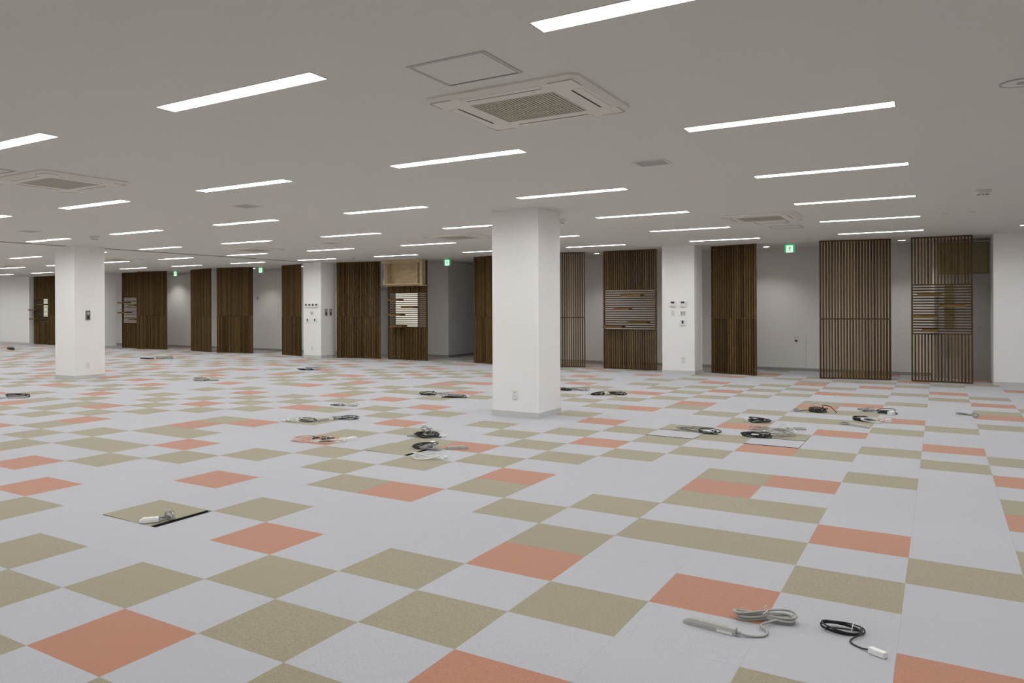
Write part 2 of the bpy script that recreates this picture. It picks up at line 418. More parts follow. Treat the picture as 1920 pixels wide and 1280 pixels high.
def vent(x, y, label):
    t = thing('ceiling_vent', label, 'vent', (x, y, CH), 0, 'small square ceiling vents')
    m = MB(); h = 0.13
    for s in (1,-1): m.box(-h, h, s*h-0.01, s*h+0.01, -0.006, 0, 'fitting_white'); m.box(s*h-0.01, s*h+0.01, -h+0.01, h-0.01, -0.006, 0, 'fitting_white')
    m.build('frame', t)
    MB().box(-0.12, 0.12, -0.12, 0.12, -0.003, -0.001, 'vent_grey').build('backing', t)
    m = MB()
    for k in range(9): m.box(-0.12, 0.12, -0.112+k*0.028-0.007, -0.112+k*0.028+0.007, -0.007, -0.003, 'vent_light')
    m.build('louvres', t)
vent(1.11, 5.17, 'small grey square ceiling vent above and right of the large column')
vent(-3.80, 5.20, 'small grey square ceiling vent left of the centre, among the lights')
vent(-8.85, 5.40, 'small faint square ceiling vent far left above the left column')
vent(-6.50, 10.29, 'tiny faint square ceiling vent far off, left of the large column')
def detector(x, y, label):
    t = thing('smoke_detector', label, 'detector', (x, y, CH), 0, 'round ceiling smoke detectors')
    MB().disc(0, 0, 0.078, -0.026, 0, 'fitting_white', 24, 0.078).build('base', t)
    hd = MB().disc(0, 0, 0.040, -0.062, -0.026, 'fitting_white', 20, 0.062).build('head', t)
    m = MB()
    for k in range(8):
        a = k*PI/4; m.box(0.046*math.cos(a)-0.007, 0.046*math.cos(a)+0.007, 0.046*math.sin(a)-0.007, 0.046*math.sin(a)+0.007, -0.058, -0.048, 'steel_plate')
    m.build('intake', hd)
detector(-8.85, 6.62, 'small round ceiling detector just above the left column')
detector(3.53, 9.0, 'small round ceiling detector at the far right of the ceiling')
detector(-1.31, 9.05, 'small round ceiling detector peeking out right of the large column top')
detector(-8.62, 13.77, 'tiny round ceiling detector just above the wooden screens, left of centre')
for x, y, l in ((3.21, 11.53, 'small flush round sprinkler plate left of its twin at the right'), (3.50, 11.52, 'small flush round sprinkler plate right of its twin at the right')):
    t = thing('sprinkler_plate', l, 'sprinkler', (x, y, CH), 0, 'flush sprinkler plates')
    MB().disc(0, 0, 0.04, -0.006, 0, 'fitting_white', 20).build('plate', t); MB().ring(0, 0, 0.038, 0.042, -0.003, 0, 'fitting_grey').build('rim', t)
t = thing('ceiling_speaker', 'round flush ceiling speaker cut by the right picture edge', 'speaker', (3.53, 3.85, CH))
MB().ring(0, 0, 0.095, 0.105, -0.006, 0, 'fitting_grey').build('rim', t); MB().disc(0, 0, 0.095, -0.004, 0, 'ceiling_paint', 28).build('grille', t)
MB().disc(0, 0, 0.03, -0.008, -0.004, 'fitting_grey', 18).build('boss', t)
def downlight(x, y, label):
    t = thing('downlight', label, 'ceiling light', (x, y, CH), 0, 'round downlights behind the screens')
    MB().ring(0, 0, 0.062, 0.078, -0.008, 0, 'fitting_white').build('rim', t)
    MB().disc(0, 0, 0.062, -0.004, -0.001, 'downlight_lens', 24).build('lens', t)
    ld = bpy.data.lights.new('downlight_beam', 'SPOT'); ld.energy = DOWN_ENERGY; ld.color = (1.0, 0.98, 0.93)
    ld.spot_size = math.radians(118); ld.spot_blend = 0.85; ld.shadow_soft_size = 0.05
    lo = bpy.data.objects.new('beam', ld); COL.objects.link(lo); lo.parent = t; lo.location = (0, 0, -0.03)
downlight(-12.70, 16.70, 'small glowing round downlight beside the pillar with four displays')
downlight(-3.47, 16.55, 'small glowing round downlight between two screens right of the large column')
downlight(2.55, 16.55, 'small glowing round downlight between the two rightmost screens')
downlight(-19.32, 16.95, 'small glowing round downlight beside the leftmost exit sign')
downlight(0.15, 16.70, 'round downlight hidden behind the screen right of the display pillar')
downlight(-14.75, 16.70, 'round downlight hidden behind the screen left of an exit sign')

# ------------------------------------------------------------------ exit signs
def exit_sign(x, y, label):
    t = thing('exit_sign', label, 'exit sign', (x, y, CH), 0, 'green exit signs')
    h = 0.088; zt = -0.02
    MB().box(-h-0.006, h+0.006, -0.012, 0.022, zt-0.172, zt, 'fitting_white', 0.003).build('housing', t)
    MB().box(-0.03, 0.03, -0.012, 0.022, zt, 0, 'fitting_white').build('mount', t)
    lf = MB().box(-h+0.026, h-0.026, -0.0150, -0.0125, zt-0.166, zt-0.026, 'sign_white').build('lit_face', t)
    MB().box(-h, -h+0.028, -0.0155, -0.0125, zt-0.168, zt-0.004, 'sign_green').build('side_band', t)
    MB().box(h-0.028, h, -0.0155, -0.0125, zt-0.168, zt-0.004, 'sign_green').build('side_band', t)
    MB().box(-h+0.028, h-0.028, -0.0155, -0.0125, zt-0.026, zt-0.004, 'sign_green').build('top_band', t)
    m = MB(); yy = -0.0158; zc = zt-0.10
    def q(pts): m.add([(px, yy, zc+pz) for px, pz in pts], [list(range(len(pts)))], 'sign_green')
    q([(0.008+0.011*math.cos(2*PI*k/10), 0.052+0.011*math.sin(2*PI*k/10)) for k in range(10)])       # head
    q([(-0.012,0.036),(0.014,0.036),(0.010,-0.006),(-0.008,-0.006)])                                 # trunk
    q([(-0.012,0.036),(-0.036,0.014),(-0.030,0.008),(-0.010,0.022)])                                 # arms
    q([(0.014,0.036),(0.034,0.020),(0.029,0.012),(0.012,0.022)])
    q([(-0.008,-0.002),(0.002,-0.002),(-0.010,-0.034),(-0.032,-0.048),(-0.038,-0.040),(-0.018,-0.028)])  # legs
    q([(0.000,-0.004),(0.010,-0.004),(0.024,-0.026),(0.016,-0.056),(0.007,-0.054),(0.012,-0.028)])
    m.build('running_figure', lf)
exit_sign(0.69, 16.0, 'green and white exit sign between the two screens at the right')
exit_sign(-7.22, 16.0, 'green and white exit sign left of the large column, over the passage')
exit_sign(-13.78, 16.0, 'green and white exit sign second from the left')
exit_sign(-17.66, 16.0, 'small green and white exit sign furthest left')

# ------------------------------------------------------------------ wooden screens
PITCH, SW, SD = 0.0505, 0.026, 0.062
ZB, ZT = 0.012, CH-0.008
SLAT = {}
def slat_mesh(z0, z1):
    k = (round(z0,3), round(z1,3))
    if k not in SLAT: SLAT[k] = MB().box(-SW/2, SW/2, 0, SD, z0, z1, 'slat_wood').mesh('slat')
    return SLAT[k]
def screen_base(A, B, name, label, group):
    dx, dy = B[0]-A[0], B[1]-A[1]; L = math.hypot(dx, dy)
    t = thing(name, label, 'screen', (A[0], A[1], 0), math.atan2(dy, dx), group)
    return t, L
def slat_screen(A, B, label):
    t, L = screen_base(A, B, 'slat_screen', label, 'plain slat screens')
    n = max(2, round((L-SW)/PITCH)+1); p = (L-SW)/(n-1)
    for i in range(n):
        x = SW/2 + i*p
        obj('slat', slat_mesh(ZB+0.014, 1.150), t, (x, 0, 0)); obj('slat', slat_mesh(1.158, ZT-0.014), t, (x, 0, 0))
    MB().box(0, L, 0.0, SD, 0.002, ZB+0.014, 'rail_wood').build('bottom_rail', t)
    MB().box(0, L, 0.0, SD, ZT-0.014, CH-0.001, 'rail_wood').build('top_rail', t)
    MB().box(0.01, L-0.01, 0.018, SD-0.014, 1.142, 1.166, 'rail_wood').build('middle_rail', t)
HS = {}
def shelf_screen(A, B, shelves, label, top=None):
    t, L = screen_base(A, B, 'shelf_screen', label, 'slat screens with small shelves')
    z0, z1 = 0.885, 1.785; ztop = ZT if top is None else top
    n = max(2, round((L-SW)/PITCH)+1); p = (L-SW)/(n-1)
    for i in range(n):
        x = SW/2 + i*p
        if i in (0, n-1): obj('stile', slat_mesh(ZB+0.014, ZT-0.014 if (top is None or i) else top), t, (x, 0, 0)); continue
        obj('slat', slat_mesh(ZB+0.014, z0-0.012), t, (x, 0, 0)); obj('slat', slat_mesh(z1+0.012, ztop-0.014), t, (x, 0, 0))
    MB().box(0, L, 0.0, SD, 0.002, ZB+0.014, 'rail_wood').build('bottom_rail', t)
    MB().box(0, L, 0.0, SD, ztop-0.014, (CH-0.001) if top is None else ztop, 'rail_wood').build('top_rail', t)
    for zc in (z0, z1): MB().box(SW, L-SW, 0, SD, zc-0.012, zc+0.012, 'rail_wood').build('middle_rail', t)
    k = round(L, 3)
    if k not in HS: HS[k] = MB().box(SW, L-SW, 0, SD, -0.012, 0.012, 'rail_wood').mesh('crossbar')
    nb = 17
    for i in range(1, nb+1):
        zc = z0 + (z1-z0)*i/(nb+1); obj('crossbar', HS[k], t, (0, 0, zc))
    st = (z1-z0)/(nb+1)
    for x0, x1, z in shelves:
        zc = z0 + (round((z-z0)/st - 0.5)+0.5)*st
        sh = MB().box(x0, x1, -0.21, SD+0.01, zc-0.012, zc+0.012, 'shelf_wood', 0.002).build('shelf', t)
        MB().box(x0, x1, -0.209, -0.189, zc-0.034, zc-0.0121, 'shelf_wood').build('front_lip', sh)
        for xe in (x0, x1-0.018): MB().box(xe, xe+0.018, -0.188, -0.001, zc-0.034, zc-0.0121, 'shelf_wood').build('bracket', sh)
shelf_screen((-26.155,16.1), (-25.05,16.1), ((-0.05,0.35,1.34),(0.0,0.38,0.99),(0.6,0.95,1.55)), 'brown slat screen with shelves at the far left, left of the column')
slat_screen((-24.909,15.92), (-23.75,16.22), 'brown slat screen mostly hidden behind the left column')
shelf_screen((-20.63,16.1), (-19.45,16.1), ((0.02,0.42,1.60),(0.62,0.95,1.52),(0.02,0.46,1.26),(0.62,0.95,1.0)), 'brown slat screen with shelves just right of the left column')
slat_screen((-19.437,15.80), (-18.26,16.10), 'dark brown slat screen left of the leftmost exit sign')
slat_screen((-16.985,16.05), (-15.761,15.75), 'narrow-looking brown slat screen right of the leftmost exit sign')
slat_screen((-15.418,15.72), (-14.185,16.03), 'brown slat screen left of the second exit sign from the left')
slat_screen((-12.906,15.97), (-11.983,15.72), 'narrow brown slat screen left of the pillar with four displays')
slat_screen((-10.614,15.70), (-9.353,16.0), 'brown slat screen right of the pillar with four displays')
shelf_screen((-9.052,15.95), (-7.83,15.95), ((0.07,0.467,1.60),(0.56,0.93,1.43),(0.1,0.52,1.19),(0.2,0.58,0.91)), 'brown slat screen with shelves under the pale plywood box, lit window behind', top=2.01)
slat_screen((-6.432,15.95), (-5.52,15.70), 'brown slat screen touching the left edge of the large column')
slat_screen((-4.70,15.45), (-3.539,15.97), 'see-through slat screen touching the right edge of the large column')
shelf_screen((-3.104,15.93), (-1.923,15.93), ((0.46,0.90,1.64),(0.30,0.64,1.34),(0.60,1.03,1.04),(0.06,0.48,0.94)), 'brown slat screen with four shelves left of the two-controller pillar')
slat_screen((-0.788,15.93), (0.108,15.68), 'dark slat screen just right of the two-controller pillar')
slat_screen((1.253,15.68), (2.397,15.98), 'wide light-catching slat screen, second from the right')
shelf_screen((2.71,15.93), (3.627,15.93), ((0.10,0.47,1.60),(0.42,0.81,1.40),(0.03,0.40,1.20),(0.165,0.40,0.96)), 'rightmost see-through slat screen with four shelves beside the white wall')

# plywood box above the shelf screen
t = thing('plywood_box', 'unfinished pale plywood box hung from the ceiling above a slat screen', 'box', (-9.05, 15.70, 2.0))
LB = 1.30; HB = CH - 2.0 - 0.002
MB().box(0.0, 0.90*LB, 0, 0.022, HB-0.10, HB, 'plywood').build('header_board', t)
MB().box(0.0, 0.90*LB, 0, 0.24, -0.0, 0.028, 'plywood').build('bottom_board', t)
MB().box(0.05, 0.085, 0.0, 0.022, 0.028, HB-0.10, 'plywood').build('post', t)
MB().box(0.10, 0.13, 0.022, 0.24, 0.028, HB, 'plywood').build('side_board', t)
MB().box(0.82*LB, 0.82*LB+0.03, 0.0, 0.24, 0.028, HB-0.10, 'plywood').build('side_board', t)
MB().box(0.13, LB-0.14, 0.222, 0.24, 0.028, HB, 'plywood').build('back_panel', t)
MB().box(0.90*LB, LB-0.055, 0.012, 0.030, -0.035, HB, 'plywood').build('front_board', t)
MB().box(0.02, LB-0.055, 0.10, 0.24, -0.035, -0.0, 'plywood').build('ledger', t)
g = MB(); g.prism([(0.0,0.03),(0.05,0.03),(0.05,0.05),(0.0,0.05)], 0.028, 0.16, 'plywood'); g.build('corner_block', t)

# ------------------------------------------------------------------ doors, windows on the wall behind
d = MB().box(3.105, 3.905, 17.0, 17.05, 0.0, 1.95, 'door_paint'); o = struct('door_1', d, 'grey door with slim window and louvre beside the rightmost screen')
f = MB().box(3.055, 3.105, 16.985, 17.05, 0, 2.64, 'aluminium').box(3.905, 3.916, 16.985, 17.05, 0, 2.64, 'aluminium').box(3.105, 3.905, 16.985, 17.05, 1.95, 2.00, 'aluminium').box(3.105, 3.905, 16.985, 17.05, 2.60, 2.64, 'aluminium')
f.build('door_frame', o)
MB().box(3.217, 3.367, 16.99, 17.0, 0.95, 1.80, 'olive_glass').build('vision_pane', o)
lv = MB(); lv.box(3.20, 3.42, 16.985, 17.0, 0.50, 0.85, 'fitting_grey')
for k in range(11): lv.box(3.21, 3.41, 16.978, 16.985, 0.515+k*0.03, 0.53+k*0.03, 'door_paint')
lv.build('louvre', o)
h = MB().tube([(3.80,17.0,1.0),(3.80,16.95,1.0),(3.70,16.95,1.0)], 0.009, 'aluminium'); h.build('door_handle', o)
wd = struct('window_1', MB().box(3.105, 3.905, 17.01, 17.03, 2.00, 2.60, 'olive_glass'), 'olive transom pane above the grey door')
for k in range(14): MB().box(3.12, 3.86, 17.0, 17.006, 2.03+k*0.04, 2.062+k*0.04, 'olive_blind').build('blind_slat', wd)
def lit_window(nm, x0, x1, z0, z1, label):
    w = struct(nm, MB().box(x0, x1, YW-0.012, YW-0.004, z0, z1, 'lit_window'), label)
    m = MB()
    for a, b in ((x0-0.03, x0), (x1, x1+0.03)): m.box(a, b, YW-0.03, YW, z0-0.03, z1+0.03, 'aluminium')
    for a, b in ((z0-0.03, z0), (z1, z1+0.03)): m.box(x0, x1, YW-0.03, YW, a, b, 'aluminium')
    m.build('window_frame', w)
lit_window('window_2', -9.853, -9.086, 0.75, 1.95, 'lit cream window behind a shelf screen')
lit_window('window_3', -27.748, -27.425, 1.05, 1.80, 'lit window far left behind a shelf screen')
o = struct('door_2', MB().box(-10.95, -10.10, YW-0.02, YW, 0.0, 2.0, 'door_white'), 'white door half hidden between two screens')
MB().box(-10.95, -10.90, YW-0.04, YW-0.02, 0, 2.0, 'aluminium').box(-10.15, -10.10, YW-0.04, YW-0.02, 0, 2.0, 'aluminium').build('door_frame', o)
MB().box(-10.42, -10.14, YW-0.09, YW-0.02, 1.90, 1.96, 'aluminium', 0.006).build('door_closer', o)
# service door outline on the right-hand back wall and its socket
o = struct('door_3', MB().box(0.55, 0.78, YW-0.005, YW, 0.08, 0.80, 'wall_paint'), 'flush service panel low on the wall')
MB().box(0.785, 0.789, YW-0.003, YW, 0.08, 0.80, 'fitting_grey').build('panel_seam', o)
t = thing('wall_socket', 'small black socket low on the wall left of the wide screen', 'socket', (0.596, YW-0.006, 0.65))
MB().box(-0.022, 0.022, -0.012, 0, -0.015, 0.018, 'lcd_dark', 0.003).build('socket_body', t)
MB().box(-0.03, -0.012, -0.006, 0, 0.065, 0.083, 'fitting_grey').build('knob', t); MB().box(0.022, 0.042, -0.006, 0, 0.065, 0.085, 'fitting_grey').build('knob', t)

# ------------------------------------------------------------------ wall plates
def plate(x, y, z, label, kind, face=0.0, group=None):
    """face 0: faces the viewer (-y); face pi/2: faces +x"""
    t = thing({'display':'wall_controller','tall':'wall_controller','switch':'light_switch','outlet':'wall_outlet','panel':'switch_panel','strip':'controller_row','notice':'notice_plate'}[kind],
              label, {'display':'controller','tall':'controller','switch':'switch','outlet':'outlet','panel':'panel','strip':'controller','notice':'sign'}[kind], (x, y, z), face, group)
    if kind == 'display':
        h = MB().box(-0.062, 0.062, -0.022, 0, -0.06, 0.06, 'plastic_white', 0.006).build('housing', t)
        MB().box(-0.034, 0.034, -0.024, -0.021, 0.012, 0.05, 'lcd_dark').build('screen', h)
        MB().box(-0.052, 0.052, -0.024, -0.021, -0.052, -0.016, 'fitting_white').build('flap', h)
    elif kind == 'tall':
        h = MB().box(-0.06, 0.06, -0.02, 0, -0.06, 0.06, 'plastic_white', 0.006).build('housing', t)
        MB().box(-0.018, 0.018, -0.023, -0.019, -0.02, 0.042, 'lcd_dark').build('screen', h)
    elif kind == 'switch':
        h = MB().box(-0.06, 0.06, -0.010, 0, -0.06, 0.06, 'plastic_white', 0.004).build('plate', t)
        for s in (-1, 1): MB().box(s*0.024-0.016, s*0.024+0.016, -0.014, -0.009, -0.035, 0.035, 'plastic_grey', 0.002).build('rocker', h)
    elif kind == 'outlet':
        h = MB().box(-0.036, 0.036, -0.010, 0, -0.06, 0.06, 'plastic_white', 0.004).build('plate', t)
        for s in (-1, 1):
            m = MB().box(-0.016, 0.016, -0.012, -0.009, s*0.024-0.017, s*0.024+0.017, 'fitting_white', 0.001)
            m.box(-0.009, -0.006, -0.0125, -0.0115, s*0.024-0.007, s*0.024+0.007, 'dark_slot').box(0.006, 0.009, -0.0125, -0.0115, s*0.024-0.007, s*0.024+0.007, 'dark_slot')
            m.build('receptacle', h)
    elif kind == 'panel':
        h = MB().box(-0.052, 0.052, -0.014, 0, -0.095, 0.095, 'steel_plate', 0.004).build('plate', t)
        MB().box(-0.026, 0.026, -0.017, -0.013, 0.015, 0.065, 'aluminium').build('window', h)
        MB().box(-0.026, 0.026, -0.017, -0.013, -0.07, -0.01, 'lcd_dark').build('button_field', h)
    elif kind == 'strip':
        h = MB().box(-0.245, 0.245, -0.02, 0, -0.075, 0.03, 'plastic_white', 0.005).build('housing', t)
        for k in range(4): MB().box(-0.19+k*0.125-0.03, -0.19+k*0.125+0.03, -0.023, -0.019, -0.028, 0.024, 'lcd_dark').build('screen', h)
    elif kind == 'notice':
        h = MB().box(-0.055, 0.055, -0.008, 0, -0.085, 0.085, 'fitting_white', 0.002).build('plate', t)
        MB().box(-0.028, 0.028, -0.010, -0.0075, -0.035, 0.04, 'plastic_shade').build('pictogram', h)
    return t
plate(-1.402, 15.3, 1.455, 'white controller with dark display, left one on the right pillar', 'display')
plate(-1.199, 15.3, 1.455, 'white controller with dark display, right one on the right pillar', 'display')
plate(-1.402, 15.3, 1.265, 'small white outlet plate below the left controller on the right pillar', 'outlet')
plate(-1.199, 15.3, 1.265, 'white double switch plate in the middle of the right pillar', 'switch')
plate(-1.202, 15.3, 1.07, 'white controller with tall dark display, lowest on the right pillar', 'tall')
plate(-1.198, 15.3, 0.30, 'white power outlet near the foot of the right pillar', 'outlet')
plate(-11.19, 15.3, 1.485, 'row of four small dark displays on the left pillar', 'strip')
plate(-11.175, 15.3, 1.25, 'white double switch plate under the four displays', 'switch')
plate(-11.33, 15.3, 1.05, 'small controller with tall display, lower left on the left pillar', 'tall')
plate(-11.06, 15.3, 1.05, 'small controller with tall display, lower right on the left pillar', 'tall')
plate(-11.18, 15.3, 0.27, 'white power outlet near the foot of the left pillar', 'outlet')
plate(-10.85, 15.52, 1.275, 'dark metal wall plate on the left pillar side, left of a pair', 'panel', PI/2)
plate(-10.85, 15.72, 1.275, 'dark metal wall plate on the left pillar side, right of a pair', 'panel', PI/2)
plate(-1.304, 7.5, 0.295, 'white power outlet low on the large column', 'outlet')
plate(-10.84, 7.87, 1.275, 'dark bronze wall plate on the left column', 'panel', PI/2)
plate(-10.84, 7.87, 0.275, 'white power outlet low on the left column side', 'outlet', PI/2)
plate(-15.40, YW, 1.72, 'small grey notice plate on the wall right of a slat screen', 'notice')

# ------------------------------------------------------------------ cables and power strips on the floor
def coil_pts(rx, ry, loops, r, lift=0.02, jit=0.12, ph=0.0, eight=False, seed=0):
    """loops of cable whose size, centre and height drift smoothly from turn to turn"""
    rn = random.Random(seed); P = []; n = 14; m = int(loops)+3
    U = [[rn.uniform(-1, 1) for _ in range(6)] for _ in range(m)]
    for k in range(int(n*loops)+1):
        i, f = divmod(k/n, 1.0); i = int(i); f = f*f*(3-2*f)
        u = [U[i][q]*(1-f) + U[i+1][q]*f for q in range(6)]
        t = ph + 2*PI*k/n
        sx, sy = 1 + jit*u[0], 1 + 1.6*jit*u[1]
        if eight: x, y = rx*math.cos(t)*sx, ry*math.sin(2*t)*0.8*sy
        else: x, y = rx*math.cos(t)*sx, ry*math.sin(t)*sy
        x += rx*0.5*jit*u[2]; y += ry*1.2*jit*u[3]
        z = r + lift*(0.5+0.5*math.sin(t + 1.5*u[4]))*(0.55+0.45*u[5]) + 1.1*r*i
        P.append((x, y, max(r, z)))
    return P
def shift(P, c, rot=0.0):
    cs, sn = math.cos(rot), math.sin(rot)
    return [(c[0]+x*cs-y*sn, c[1]+x*sn+y*cs, z) for x, y, z in P]
CORDS = 'cords lying on the carpet'; STRIPS = 'power strips lying on the carpet'
def strip(A, B, label, coil=None, col='cable_grey', detail=False, mid=None, body='plastic_grey', r=0.0042, seed=1):
    """body from A to B (cord leaves at B); coil = (dx, dy, rx, ry, loops, rot, eight) about B, in world axes"""
    ang = math.atan2(B[1]-A[1], B[0]-A[0]); L = math.hypot(B[0]-A[0], B[1]-A[1])
    t = thing('power_strip', label, 'power strip', (A[0], A[1], 0.0), ang, STRIPS)
    m = MB(); W_, H_ = 0.021, 0.030
    pr = [(-W_,0),(W_,0),(W_,H_*0.55),(W_*0.8,H_),(-W_*0.8,H_),(-W_,H_*0.55)]
    vs = []; fs = []; n = 6
    for x, s in ((0.0,0.45),(0.028,1.0),(L-0.006,1.0),(L,0.85)):
        vs += [(x, y*s, z*(s if s < 0.8 else 1)) for y, z in pr]
    for k in range(3): fs += [(k*n+i, k*n+(i+1)%n, (k+1)*n+(i+1)%n, (k+1)*n+i) for i in range(n)]
    m.add(vs, fs+[list(range(n)), [3*n+i for i in range(n)][::-1]], body); bd = m.build('body', t)
    if detail:
        no = 4 if L > 0.15 else 2
        for k in range(no):
            x = 0.05 + k*((L-0.085)/3.3 if no == 4 else 0.042)
            o = MB().box(x-0.017, x+0.017, -0.014, 0.014, H_, H_+0.0008, body)
            o.box(x-0.007, x-0.0045, -0.006, 0.006, H_+0.0006, H_+0.0014, 'plastic_shade').box(x+0.0045, x+0.007, -0.006, 0.006, H_+0.0006, H_+0.0014, 'plastic_shade').box(x+0.013, x+0.016, -0.002, 0.002, H_+0.0006, H_+0.0014, 'plastic_shade'); o.build('outlet', bd)
        MB().box(L*0.66, L-0.012, -W_-0.0008, -W_+0.001, 0.004, 0.015, 'plastic_white').build('label_plate', bd)
        MB().tube([(L,0,0.015),(L+0.02,0,0.013)], 0.007, 'plastic_shade').tube([(L-0.002,-0.012,0.006),(L+0.016,-0.014,0.006)], 0.004, 'plastic_shade').build('strain_relief', bd)
    if coil:
        dx, dy, rx, ry, lp, rot, eight = coil
        C = coil_pts(rx, ry, lp, r, 0.02, 0.10, 0.4, eight, seed); C = shift(C, (dx, dy), rot)
        loc = lambda P: [(x*math.cos(-ang)-y*math.sin(-ang)+L, x*math.sin(-ang)+y*math.cos(-ang), z) for x, y, z in P]
        pre = [(L, 0, 0.014), (L+0.025, 0.0, 0.011)] + (loc(mid) if mid else [])
        cd = MB().tube(pre + loc(C), r, col, 7, 4).build('cord', t)
        if detail:
            cx, cy = loc([(dx, dy, 0)])[0][:2]
            MB().tube([(cx-0.012,cy-0.01,0.02),(cx,cy-0.014,0.042),(cx+0.01,cy,0.052),(cx,cy+0.013,0.045),(cx-0.004,cy+0.004,0.062),(cx+0.006,cy+0.002,0.074)], 0.0018, 'plastic_white', 5).build('tie', cd)
    return t
def cord(C, label, rx, ry, loops, col='cable_black', rot=0.0, end=None, conn='plastic_white', eight=False, r=0.0042, seed=3, mid=None, csize=(0.062, 0.026, 0.024), free=None, lift=0.045, jit=0.26):
    """coil centred at C; end = connector position relative to C; free = points of a loose end"""
    t = thing('loose_cable', label, 'cable', (C[0], C[1], 0.0), 0, CORDS)
    if C[1] > 3: loops = loops*1.5; r = r*0.74
    P = shift(coil_pts(rx, ry, loops, r, lift, jit, 0.3, eight, seed), (0, 0), rot)
    if free: P = [tuple(q) for q in free] + P
    if end:
        ex, ey = end; lx, ly, lz = P[-1]
        tail = mid if mid else [((lx+ex)/2+0.02, (ly+ey)/2-0.015, r)]
        a = math.atan2(ey-tail[-1][1], ex-tail[-1][0])
        P = P + list(tail) + [(ex-0.008*math.cos(a), ey-0.008*math.sin(a), 0.010)]
        k = MB().box(0, csize[0], -csize[1]/2, csize[1]/2, 0.001, csize[2], conn, 0.003)
        k.build('connector', t, (ex, ey, 0), a)
    cd = MB().tube(P, r, col, 7, 4).build('cord', t)
    m = MB()
    tx = rx*0.55*math.cos(rot); ty = rx*0.55*math.sin(rot)
    m.tube([(tx-0.004,ty-ry*0.5,0.012),(tx,ty-ry*0.45,0.034),(tx+0.003,ty,0.042),(tx+0.006,ty+ry*0.4,0.03)], 0.0022, 'plastic_white', 5); m.build('tie', cd)
    return t

# the two in the foreground
strip((2.205,1.835), (2.428,1.815), 'grey power strip lying in the right foreground on the grey carpet', (0.075,0.235,0.120,0.036,5.5,0.38,True), 'cable_grey', True, [(0.055,0.01,0.006),(0.10,0.045,0.006),(0.105,0.10,0.008),(0.075,0.15,0.016)], r=0.0052, seed=5)
cord((2.795,2.125), 'black coiled cord with white connector in the right foreground', 0.078, 0.045, 3.0, 'cable_black', 0.25, (0.115,-0.185), 'plastic_white', False, 0.0036, 8, [(0.075,-0.03,0.016),(0.045,-0.085,0.006),(0.045,-0.13,0.005),(0.08,-0.165,0.005)], (0.066,0.027,0.026), [(-0.055,-0.06,0.012),(-0.045,-0.04,0.02)], 0.034, 0.10)
# left tile with the gap
strip((-1.165,1.50), (-1.085,1.595), 'pale power strip lying at the gap of the shifted olive tile', (-0.01,0.06,0.05,0.022,3,0.9,True), 'cable_grey', True, None, 'plastic_white', 0.004, 9).location.z = 0.005
cord((-1.055,1.665), 'small grey cord bunch rising beside the shifted olive tile', 0.035, 0.018, 2.5, 'cable_grey', 0.9, None, 'plastic_white', True, 0.004, 12, lift=0.075).location.z = 0.004
# group left of the large column, front
cord((-3.40,5.62), 'black and white cord heap with white plug left of three heaps', 0.10, 0.055, 2.5, 'cable_white', 0.4, (-0.09,-0.06), 'plastic_white', False, 0.006, 13, [(-0.05,-0.05,0.006)])
cord((-3.26,5.70), 'black cord coil beside the white cord heap left of centre', 0.11, 0.05, 2, 'cable_black', 0.5, None, 'plastic_white', False, 0.005, 14)
strip((-3.10,6.08), (-3.16,5.84), 'grey power strip lying at the olive tile beside the white cord heap', (0.0,-0.08,0.05,0.03,2,0.9,False), 'cable_grey', seed=15)
cord((-2.98,6.10), 'low dark cord heap with white plug, right of the white cord heap', 0.14, 0.035, 3, 'cable_grey', 0.62, (-0.10,-0.10), 'plastic_white', True, 0.005, 16, [(-0.06,-0.06,0.006)])
cord((-2.94,6.13), 'black cord tangled in the low heap of grey cord', 0.12, 0.03, 2, 'cable_black', 0.62, None, 'plastic_white', True, 0.005, 17)
cord((-3.93,7.16), 'black cord end on the olive tile behind the other heaps', 0.10, 0.03, 1.5, 'cable_black', 0.5, None, 'plastic_white', True, 0.005, 18)
cord((-3.72,7.24), 'thin grey looped cord on the furthest heap left of the column', 0.09, 0.04, 2, 'cable_grey', 0.55, None, 'plastic_white', False, 0.005, 19)
# pink heap
cord((-2.34,4.60), 'pale pink looped cord on the orange tile', 0.13, 0.07, 2.5, 'cable_pink', 0.6, None, 'plastic_white', False, 0.005, 20)
cord((-2.22,4.72), 'dark brown cord coil lying on the orange tile', 0.10, 0.05, 2.5, 'cable_black', 0.6, (0.13,0.12), 'plastic_white', False, 0.006, 21, [(0.09,0.07,0.006)])
cord((-2.10,4.66), 'white cord loop with plug beside the orange tile heap', 0.15, 0.05, 1.6, 'cable_white', 0.6, (-0.10,0.16), 'plastic_white', False, 0.005, 22, [(-0.06,0.1,0.006)])
strip((-1.985,5.02), (-2.005,4.83), 'pale grey power strip just right of the pink cord heap', (-0.03,-0.06,0.04,0.03,1.5,0.6,False), 'cable_white', body='plastic_white', seed=23)
